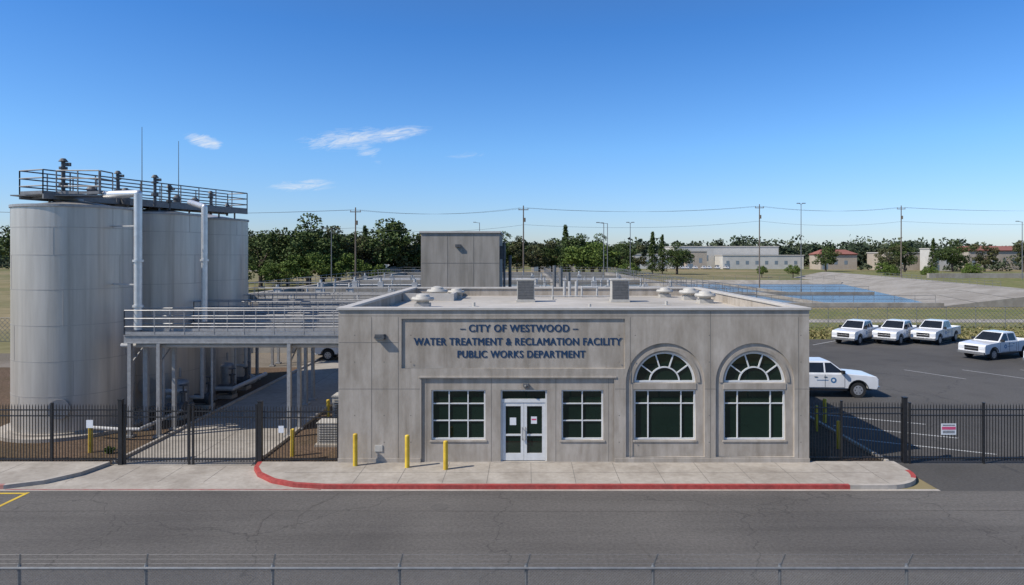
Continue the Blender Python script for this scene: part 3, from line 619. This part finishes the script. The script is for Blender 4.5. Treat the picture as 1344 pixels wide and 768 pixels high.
# ------------------------------------------------------------------ pickup truck
def arcp(cx,cz,r,a0,a1,n=9): return [(cx+r*math.cos(RAD(a0+(a1-a0)*i/n)),cz+r*math.sin(RAD(a0+(a1-a0)*i/n))) for i in range(n+1)]
def truck_meshes():
    out=[]
    mb=MB()
    prof=[(-.9,.48)]+arcp(1.9,.42,.5,173,7)+[(2.86,.44),(2.95,.62),(2.94,1.0),(2.84,1.13),(2.2,1.2),(1.32,1.26),(-.9,1.25)]
    mb.prism_y(prof,-.97,.97)
    bed=[(-2.95,.55)]+arcp(-1.78,.42,.5,165,7)+[(-.905,.48),(-.905,1.27),(-2.95,1.27)]
    mb.prism_y(bed,-.97,-.86); mb.prism_y(bed,.86,.97)
    mb.box(-2.95,-2.87,-.858,.858,.58,1.26); mb.box(-2.86,-.91,-.858,.858,.62,.68)
    b0=[(-.88,-.93,1.24),(1.36,-.93,1.24),(1.36,.93,1.24),(-.88,.93,1.24)]; t0=[(-.74,-.74,1.90),(.50,-.74,1.90),(.50,.74,1.90),(-.74,.74,1.90)]
    mb.add(b0+t0,[(0,3,2,1),(4,5,6,7),(0,1,5,4),(1,2,6,5),(2,3,7,6),(3,0,4,7)])
    me=mb.mesh('body',['white']); out.append(('body',me,.035))
    mb=MB()
    def sp(x,t,sg,o=.006): return (x,sg*(.93-.19*t+o),1.24+.66*t)
    for sg in(-1,1):
        mb.add([sp(-.66,.12,sg),sp(.14,.12,sg),sp(.14,.88,sg),(sp(-.62,.88,sg))],[(0,1,2,3)])
        mb.add([sp(.22,.12,sg),sp(1.16,.12,sg),sp(.54,.88,sg),sp(.22,.88,sg)],[(0,1,2,3)])
    def wp(y,t,o=.008): return (1.36-.86*t+o,y,1.24+.66*t+o)
    mb.add([wp(-.84,.1),wp(.84,.1),wp(.68,.92),wp(-.68,.92)],[(0,1,2,3)])
    mb.add([(-.88+.14*.2-.006,-.7,1.24+.66*.2),(-.88+.14*.2-.006,.7,1.24+.66*.2),(-.88+.14*.85-.006,.62,1.24+.66*.85),(-.88+.14*.85-.006,-.62,1.24+.66*.85)],[(0,1,2,3)])
    out.append(('glass',mb.mesh('glass',['tglass']),0))
    mb=MB()
    mb.box(-2.8,2.7,-.72,.72,.36,.6); mb.box(1.3,2.5,-.74,.74,.5,.96); mb.box(-2.35,-1.2,-.84,.84,.5,.96)
    mb.box(2.93,2.965,-.5,.5,.66,1.0)
    for sg in(-1,1):
        for x in(.18,-.66,1.2): mb.box(x-.009,x+.009,sg*.972-.003,sg*.972+.003,.55,1.22)
        mb.box(-.66,1.2,sg*.972-.003,sg*.972+.003,.52,.545)
        mb.box(-.9,-.885,sg*.972-.003,sg*.972+.003,.5,1.25)
        for x in(-.1,.4): mb.box(x-.28,x-.12,sg*.985-.01,sg*.985+.01,1.08,1.11)
        a,b=sorted((sg*.95,sg*1.16)); mb.box(1.02,1.16,a,b,1.27,1.45)
        mb.box(-.7,1.3,min(sg*.9,sg*1.02),max(sg*.9,sg*1.02),.38,.43)
        for cx in(1.9,-1.78):
            for i in range(9):
                a0,a1=RAD(10+i*17.8),RAD(10+(i+1)*17.8)
                mb.prism_y([(cx+.5*math.cos(a0),.42+.5*math.sin(a0)),(cx+.54*math.cos(a0),.42+.54*math.sin(a0)),(cx+.54*math.cos(a1),.42+.54*math.sin(a1)),(cx+.5*math.cos(a1),.42+.5*math.sin(a1))],*sorted((sg*.968,sg*.985)))
    mb.box(-2.99,-2.955,-.3,.3,.95,1.02)
    out.append(('trim',mb.mesh('trim',['black']),0))
    mb=MB(); mb.box(2.88,3.04,-.95,.95,.42,.6); mb.box(-3.1,-2.96,-.93,.93,.48,.64); mb.box(2.966,2.975,-.48,.48,.8,.85)
    out.append(('bumpers',mb.mesh('bumpers',['chrome']),.03))
    mb=MB()
    for sg in(-1,1):
        a,b=sorted((sg*.54,sg*.93)); mb.box(2.9,2.962,a,b,.78,1.0,0)
        a,b=sorted((sg*.80,sg*.965)); mb.box(-2.97,-2.94,a,b,.85,1.18,1)
    out.append(('lamps',mb.mesh('lamps',['head','tail']),.01))
    mb=MB()
    for x in(1.9,-1.78):
        for sg in(-1,1):
            a=sg*.70;b=sg*.96
            mb.cyl((x,a,.40),(x,b,.40),.40,n=24,m=0); mb.cyl((x,b,.40),(x,b+sg*.006,.40),.25,n=20,m=1); mb.cyl((x,b+sg*.006,.4),(x,b+sg*.02,.4),.07,n=10,m=1)
            for k in range(6):
                c,s=math.cos(k*1.047),math.sin(k*1.047); mb.cyl((x+c*.165,b+sg*.0062,.4+s*.165),(x+c*.165,b+sg*.009,.4+s*.165),.035,n=8,m=0)
    out.append(('wheels',mb.mesh('wheels',['tyre','rim']),.015))
    mb=MB()
    for sg in(-1,1):
        mb.cyl((.62,sg*.972,.92),(.62,sg*.976,.92),.15,n=20,m=0); mb.cyl((.62,sg*.976,.92),(.62,sg*.979,.92),.07,n=12,m=1)
        mb.box(-.25,.35,min(sg*.971,sg*.975),max(sg*.971,sg*.975),.90,.94,0)
    out.append(('door_decal',mb.mesh('door_decal',['decal','paper']),0))
    return out
TM=truck_meshes()
def pickup(x,y,deg,sc=1):
    r=root('pickup_truck',(x,y,.008),RAD(deg),sc)
    for n,me,bv in TM: place(me,n,r,bv)
for x in(30.3,33.9,37.4): pickup(x,62.2,219+rng.uniform(-1,3),1.05)
pickup(36.6,53.0,204,1.05); pickup(38.6,48.6,200,1.05); pickup(16.5,38.9,-4,1.04); pickup(14.9,43.6,-4)
pickup(-12.9,52,180)
for k in range(9): pickup(78+k*4.2+(k%3)*.7,385,90)
# ------------------------------------------------------------------ vegetation
def quads(c,size):
    n=len(c); a=rng.normal(size=(n,3)); a/=np.linalg.norm(a,axis=1)[:,None]; b=rng.normal(size=(n,3)); b-= (a*b).sum(1)[:,None]*a; b/=np.linalg.norm(b,axis=1)[:,None]
    s=(size*rng.uniform(.6,1.3,n))[:,None]; a=a*s*.5; b=b*s*.35
    return np.stack([c-a-b*.4,c-b,c+a,c+b],1).reshape(-1,3)
def leafmesh(name,v,mat):
    n=len(v)//4; me=bpy.data.meshes.new(name); me.vertices.add(n*4); me.vertices.foreach_set('co',v.astype(np.float32).ravel())
    me.loops.add(n*4); me.loops.foreach_set('vertex_index',np.arange(n*4,dtype=np.int32)); me.polygons.add(n); me.polygons.foreach_set('loop_start',np.arange(0,n*4,4,dtype=np.int32)); me.polygons.foreach_set('loop_total',np.full(n,4,dtype=np.int32))
    me.materials.append(M[mat]); me.update(calc_edges=True); me.validate(); return me
def crown(h,r,zc,k,per,ls,cr=.36):
    cs=[];
    for i in range(k):
        dv=rng.normal(size=3); dv/=np.linalg.norm(dv); rad=rng.uniform(.25,1)**.6
        cs.append(np.array([dv[0]*r*rad,dv[1]*r*rad,zc+dv[2]*h*rad]))
    pts=[]
    for c in cs:
        R_=r*cr*rng.uniform(.6,1.25); dv=rng.normal(size=(per,3)); dv/=np.linalg.norm(dv,axis=1)[:,None]
        pts.append(c+dv*(R_*rng.uniform(.2,1,per)**.45)[:,None]*np.array([1,1,.72]))
    return cs,quads(np.concatenate(pts),ls)
def mk_broad(h,r,mat,k=30,per=170,ls=.5):
    cs,v=crown(h*.36,r,h*.57,k,per,ls); mb=MB()
    mb.cyl((0,0,-.2),(.1,0,h*.35),r*.085,r*.06,n=8)
    for c in cs[:9]: 
        mid=Vector((c[0]*.35,c[1]*.35,h*.45)); mb.cyl((.1,0,h*.33),mid,r*.05,r*.03,n=6); mb.cyl(mid,tuple(c),r*.03,r*.008,n=5)
    return ('broadleaf_tree',mb.mesh('trunk',['bark']),leafmesh('foliage',v,mat))
def mk_con(h,r,mat):
    pts=[];n=26
    for i in range(n):
        t=i/n; z=h*(.12+.86*t); rr=r*(1-t)**.8*rng.uniform(.75,1.15)+.15
        for a in range(5):
            an=rng.uniform(0,6.28); L=rng.uniform(.2,1,34); pts.append(np.stack([np.cos(an)*rr*L,np.sin(an)*rr*L,z-L*rr*.25+rng.normal(0,.15,34)],1)+rng.normal(0,.15,(34,3)))
    v=quads(np.concatenate(pts),.4); mb=MB(); mb.cyl((0,0,-.2),(0,0,h*.95),r*.12,.03,n=7)
    return ('conifer_tree',mb.mesh('trunk',['bark']),leafmesh('foliage',v,mat))
V=[mk_broad(14,5,'leaf'),mk_broad(14,4.4,'leaf2',26),mk_broad(13,5.4,'leaf',34),mk_broad(7,3.4,'leaf3',26,150,.34),mk_broad(15,3.6,'leaf2',24),mk_con(15,2.3,'leaf')]
HV=[14,14,13,7,15,15]
def tree(v,X,Y,h,wsc=1.0):
    s=h/HV[v]; r=root(V[v][0],(X,Y,0),rng.uniform(0,6.28),(s*wsc,s*wsc,s)); place(V[v][1],'trunk',r); place(V[v][2],'foliage',r)
T=[(0,-66,170,15,1.2),(1,-61,175,14,1.3),(2,-54,170,18,1.15),(4,-49,176,17,1.2),(2,-45,182,14,1.2),(3,-51,160,9,1.4),(3,-56,155,7,1.3),(0,-39,185,19,1.35),(1,-33,188,16,1.3),(2,-29,190,14,1.2),(4,-42,178,14,1.1),
   (3,-64,150,8,1.2),(3,-45,165,9,1.4),(3,-38,172,6,1.4),(1,-72,190,17,1.2),(5,-47,200,17,1),(0,-82,195,17,1.2),(2,-135,190,20,1.2),(1,-128,180,16,1),(0,-24,230,16,1.2),(1,-16,240,17,1.2),(2,-8,240,16,1.3),(4,-3,235,16,1),
   (2,-58,195,16,1.3),(0,-50,198,15,1.3),(1,-36,205,15,1.3),(2,-26,215,14,1.3),
   (5,14,240,19,1),(0,19,225,16,1.2),(3,21,215,13,1.4),(2,25,230,15,1.1),(1,5,250,15,1.2),(0,36,260,14,1.2),(5,52,280,18,1),(5,57,285,17,.9),(2,62,280,13,1.2),(1,47,290,14,1.2),(2,10,255,14,1.2),(1,31,262,14,1.2),
   (3,92,235,5,1),(3,107,200,5.5,1),(3,121,205,5,1),(3,134,205,6,1.05),(3,118,225,6,1),(3,83,240,4.5,1),(1,160,300,14,1.1),(0,172,310,15,1.2),(5,185,310,16,1),(2,200,320,15,1.2),(0,145,330,13,1.3),(1,215,320,15,1.2),
   (3,-20,200,7,1),(3,31,205,6,1.1),(2,240,300,18,1.2),(4,226,310,16,1)]
for t in T: tree(*t)
pts=[];pts2=[]
for i in range(560):
    X=-430+i*2.0+rng.uniform(-7,7); Y=rng.uniform(440,570); h=rng.uniform(12,20)*(1.0 if rng.random()<.85 else 1.28); r=h*rng.uniform(.35,.65)
    _,v=crown(h*.42,r,h*.48,12,30,2.4,cr=.45); (pts if rng.random()<.55 else pts2).append(v+np.array([X,Y,0]))
place(leafmesh('foliage',np.concatenate(pts),'leaf4'),'distant_tree_line')
place(leafmesh('foliage',np.concatenate(pts2),'leaf5'),'distant_tree_line')
pts=[]
for i in range(190):
    X=rng.uniform(-500,700); Y=rng.uniform(330,420); 
    if 50<X<170 and Y<410: continue
    h=rng.uniform(3,9); _,v=crown(h*.4,h*.8,h*.45,7,28,1.2,cr=.5); pts.append(v+np.array([X,Y,0]))
place(leafmesh('foliage',np.concatenate(pts),'leaf4'),'distant_shrubs')
def shrub(x,y,s):
    r=root('shrub',(x,y,0)); _,v=crown(s*.4,s*.7,s*.5,8,90,.09); place(leafmesh('foliage',v,'leaf3'),'foliage',r)
for x,y,s in((-9.4,36,.5),(-9,40,.6),(-16.6,27.2,.3),(12.3,33,.5)): shrub(x,y,s)
pts=[]
for i in range(9000):
    X=rng.uniform(12,95); Y=64.3+abs(rng.normal(0,4.5)); pts.append((X,Y,.08))
pts=np.array(pts); M['weed']=nmat('dry_weeds',(.12,.125,.045),(.30,.25,.12),rough=.9,island=True,spec=.1)
place(leafmesh('blades',quads(pts,.32),'weed'),'verge_weeds')
# ------------------------------------------------------------------ distant buildings
def bldg(name,x0,x1,y0,y1,h,mat,roof=None,gable=False):
    r=root(name); mb=MB(); mb.box(x0,x1,y0,y1,0,h); mb.build('walls',[mat],r); mb=MB(); mb.box(x0-.3,x1+.3,y0-.3,y1+.3,h,h+.5)
    if gable: mb.add([(x0-.5,y0-.8,h+.5),(x1+.5,y0-.8,h+.5),(x1+.5,y1,h+.5),(x0-.5,y1,h+.5),(x0+3,(y0+y1)/2,h+3),(x1-3,(y0+y1)/2,h+3)],[(0,1,5,4),(1,2,5),(2,3,4,5),(3,0,4)])
    mb.build('roof',[roof or 'cope'],r)
    mb=MB(); x=x0+2
    while x<x1-3: mb.box(x,x+1.8,y0-.05,y0-.0,h*.35,h*.62); x+=5.5
    mb.box(x0+1,x0+4,y0-.06,y0,0,3); mb.build('windows',['bluem'],r)
bldg('warehouse',62,88,395,420,8.2,'wbldg'); bldg('warehouse',88,150,405,440,12.8,'wbldg'); bldg('warehouse',112,158,388,404,7.6,'wbldg'); bldg('warehouse',92,104,392,400,10,'tbldg')
bldg('house_with_red_roof',3,24,330,345,4.5,'tbldg','rroof',gable=True)
bldg('tan_building',190,225,360,380,9,'tbldg'); bldg('tan_building',240,300,370,390,10,'tbldg','rroof',gable=True); bldg('tan_building',205,216,345,355,11,'wbldg')
bldg('tan_building',-175,-120,330,350,7,'tbldg'); bldg('tan_building',162,182,375,390,8,'tbldg','rroof',gable=True); bldg('warehouse',-70,-40,300,320,6,'wbldg')
r=root('arched_shed',(-34,185,0)); mb=MB(); pf=[(-6,0)]+[(6*math.cos(RAD(180-a)),2.4+2.6*math.sin(RAD(a))) for a in range(0,181,12)]+[(6,0)]; mb.prism_y(pf,0,10); mb.box(-4.5,4.5,-.05,0,.2,2.2,1); mb.build('shell',['bluem','galv'],r)
# ------------------------------------------------------------------ power lines + lamps
PL=[(-120,120,17),(-34.9,140,17.7),(-.5,150,18.8),(58.2,170,20.6),(99,180,21.0),(175,190,22)]
for x,y,h in PL:
    r=root('utility_pole',(x,y,0)); mb=MB(); mb.cyl((0,0,0),(0,0,h),.18,.12,n=8); mb.box(-1.1,1.1,-.07,.07,h-1.0,h-.84)
    for k in(-1.0,0,1.0): mb.cyl((k,0,h-.84),(k,0,h-.5),.06,n=6)
    mb.cyl((.3,0,h-3.6),(.3,0,h-2.7),.18,n=8); mb.build('pole',['wood'],r)
mb=MB()
for (x,y,h),(x2,y2,h2) in zip(PL[:-1],PL[1:]):
    for off,dz,rr in((-1.0,-.5,.014),(0,-.5,.014),(1.0,-.5,.014),(.2,-4.2,.022)):
        prev=None
        for i in range(13):
            t=i/12; p=(x+off+(x2-x)*t,y+(y2-y)*t,h+dz+(h2-h)*t-4*1.1*t*(1-t))
            if prev: mb.cyl(prev,p,rr,n=4,caps=False)
            prev=p
mb.build('power_lines',['darkm'])
def lamp(x,y,h,two=False,arm=1.2):
    r=root('street_lamp',(x,y,0)); mb=MB(); mb.cyl((0,0,0),(0,0,h),.11,.07,n=8); mb.cyl((0,0,0),(0,0,.5),.2,n=8)
    for sg in((-1,1) if two else(-1,)): mb.cyl((0,0,h-.1),(sg*arm,0,h+.1),.05,n=6); mb.box(sg*arm-.35,sg*arm+.35,-.15,.15,h+.02,h+.18)
    mb.build('lamp_post',['galvd'],r)
for a in((18.2,152,15,False),(16,140,14.5,False),(24.5,160,15.5,True,.6),(60.5,150,19.2,True,.6),(-11.5,170,16,False),(120,165,16,False),(143,150,13,True),(-37,130,13,False),(-60,120,11,False)): lamp(*a)
# ------------------------------------------------------------------ light, sky, camera
el=RAD(45); az=RAD(23); sd=Vector((-math.cos(el)*math.cos(az),-math.cos(el)*math.sin(az),math.sin(el)))
sun=bpy.data.lights.new('sun','SUN'); sun.energy=5.0; sun.angle=RAD(.5); sun.color=(1,.94,.85)
so=bpy.data.objects.new('sun',sun); COL.objects.link(so); so.rotation_euler=sd.to_track_quat('Z','Y').to_euler()
w=bpy.data.worlds.new('World'); scene.world=w; w.use_nodes=True; nt=w.node_tree; L=nt.links
bg=nt.nodes['Background']; bg.inputs['Strength'].default_value=.11
sky=_n(nt,'ShaderNodeTexSky',sky_type='NISHITA'); sky.sun_disc=False; sky.sun_elevation=el; sky.sun_rotation=math.atan2(sd.x,sd.y)%(2*math.pi)
sky.air_density=1.0; sky.dust_density=.4; sky.ozone_density=2.2; sky.altitude=50
tc=_n(nt,'ShaderNodeTexCoord'); sx=_n(nt,'ShaderNodeSeparateXYZ'); L.new(tc.outputs['Generated'],sx.inputs[0])
def mth(op,a,b=None,c=None,clamp=False):
    n=_n(nt,'ShaderNodeMath',operation=op); n.use_clamp=clamp
    for i,v in enumerate((a,b,c)):
        if v is None: continue
        if isinstance(v,(int,float)): n.inputs[i].default_value=v
        else: L.new(v,n.inputs[i])
    return n.outputs[0]
cr=_n(nt,'ShaderNodeValToRGB'); L.new(mth('MULTIPLY',sx.outputs[2],2.0,clamp=True),cr.inputs[0])
e=cr.color_ramp.elements; e[0].position=0; e[0].color=(.44,.485,.63,1); e[1].position=1; e[1].color=(.27,.42,.60,1)
for p,c in((.10,(.40,.50,.70,1)),(.30,(.33,.53,.76,1)),(.62,(.20,.44,.73,1))):
    q=e.new(p); q.color=c
tint=_n(nt,'ShaderNodeMix',data_type='RGBA',blend_type='MULTIPLY'); tint.inputs[0].default_value=1
L.new(sky.outputs[0],tint.inputs[6]); L.new(cr.outputs[0],tint.inputs[7])
sc2=_n(nt,'ShaderNodeVectorMath',operation='SCALE'); sc2.inputs['Scale'].default_value=2.0; L.new(tint.outputs[2],sc2.inputs[0])
yy_=mth('MAXIMUM',sx.outputs[1],.05); u=mth('DIVIDE',sx.outputs[0],yy_); v=mth('DIVIDE',sx.outputs[2],yy_)
tot=None
for u0,v0,a,b,rot,amp in((-.262,.170,.085,.020,.10,.95),(-.20,.176,.07,.014,.14,1.0),(-.232,.152,.02,.03,.9,.7),(-.471,.167,.038,.012,-.25,1.1),(-.325,.102,.06,.011,.06,.95),(-.088,.146,.035,.007,.05,.5)):
    du=mth('SUBTRACT',u,u0); dv=mth('SUBTRACT',v,v0); c,s=math.cos(rot),math.sin(rot)
    p=mth('ADD',mth('MULTIPLY',du,c/a),mth('MULTIPLY',dv,s/a)); q=mth('ADD',mth('MULTIPLY',du,-s/b),mth('MULTIPLY',dv,c/b))
    ee=mth('ADD',mth('MULTIPLY',p,p),mth('MULTIPLY',q,q)); m_=mth('MULTIPLY',mth('SUBTRACT',1,ee,clamp=True),amp)
    tot=m_ if tot is None else mth('MAXIMUM',tot,m_)
cb=_n(nt,'ShaderNodeCombineXYZ'); L.new(mth('MULTIPLY',u,22),cb.inputs[0]); L.new(mth('ADD',mth('MULTIPLY',v,95),mth('MULTIPLY',u,-14)),cb.inputs[1])
no=_n(nt,'ShaderNodeTexNoise'); no.inputs['Scale'].default_value=1.0; no.inputs['Detail'].default_value=10; no.inputs['Roughness'].default_value=.72; no.inputs['Distortion'].default_value=1.6
L.new(cb.outputs[0],no.inputs['Vector'])
nz=mth('SUBTRACT',mth('ADD',no.outputs['Fac'],mth('MULTIPLY',tot,.28)),.59)
nz=mth('MULTIPLY',mth('MULTIPLY',nz,3.0,clamp=True),mth('MULTIPLY',tot,1.3,clamp=True),clamp=True)
nz=mth('MULTIPLY',nz,.8)
mx=_n(nt,'ShaderNodeMix',data_type='RGBA'); L.new(nz,mx.inputs[0]); L.new(sc2.outputs[0],mx.inputs[6]); mx.inputs[7].default_value=(7.6,7.9,8.3,1)
L.new(mx.outputs[2],bg.inputs['Color'])
cam=bpy.data.cameras.new('camera'); co=bpy.data.objects.new('camera',cam); COL.objects.link(co); co.location=(0,0,7.9); co.rotation_euler=(RAD(90),0,0)
cam.lens=24; cam.sensor_width=36; cam.shift_x=-18/1344; cam.shift_y=-49/1344; cam.clip_end=6000; cam.clip_start=.1
scene.camera=co
scene.view_settings.view_transform='Standard'; scene.view_settings.look='None'; scene.view_settings.exposure=0
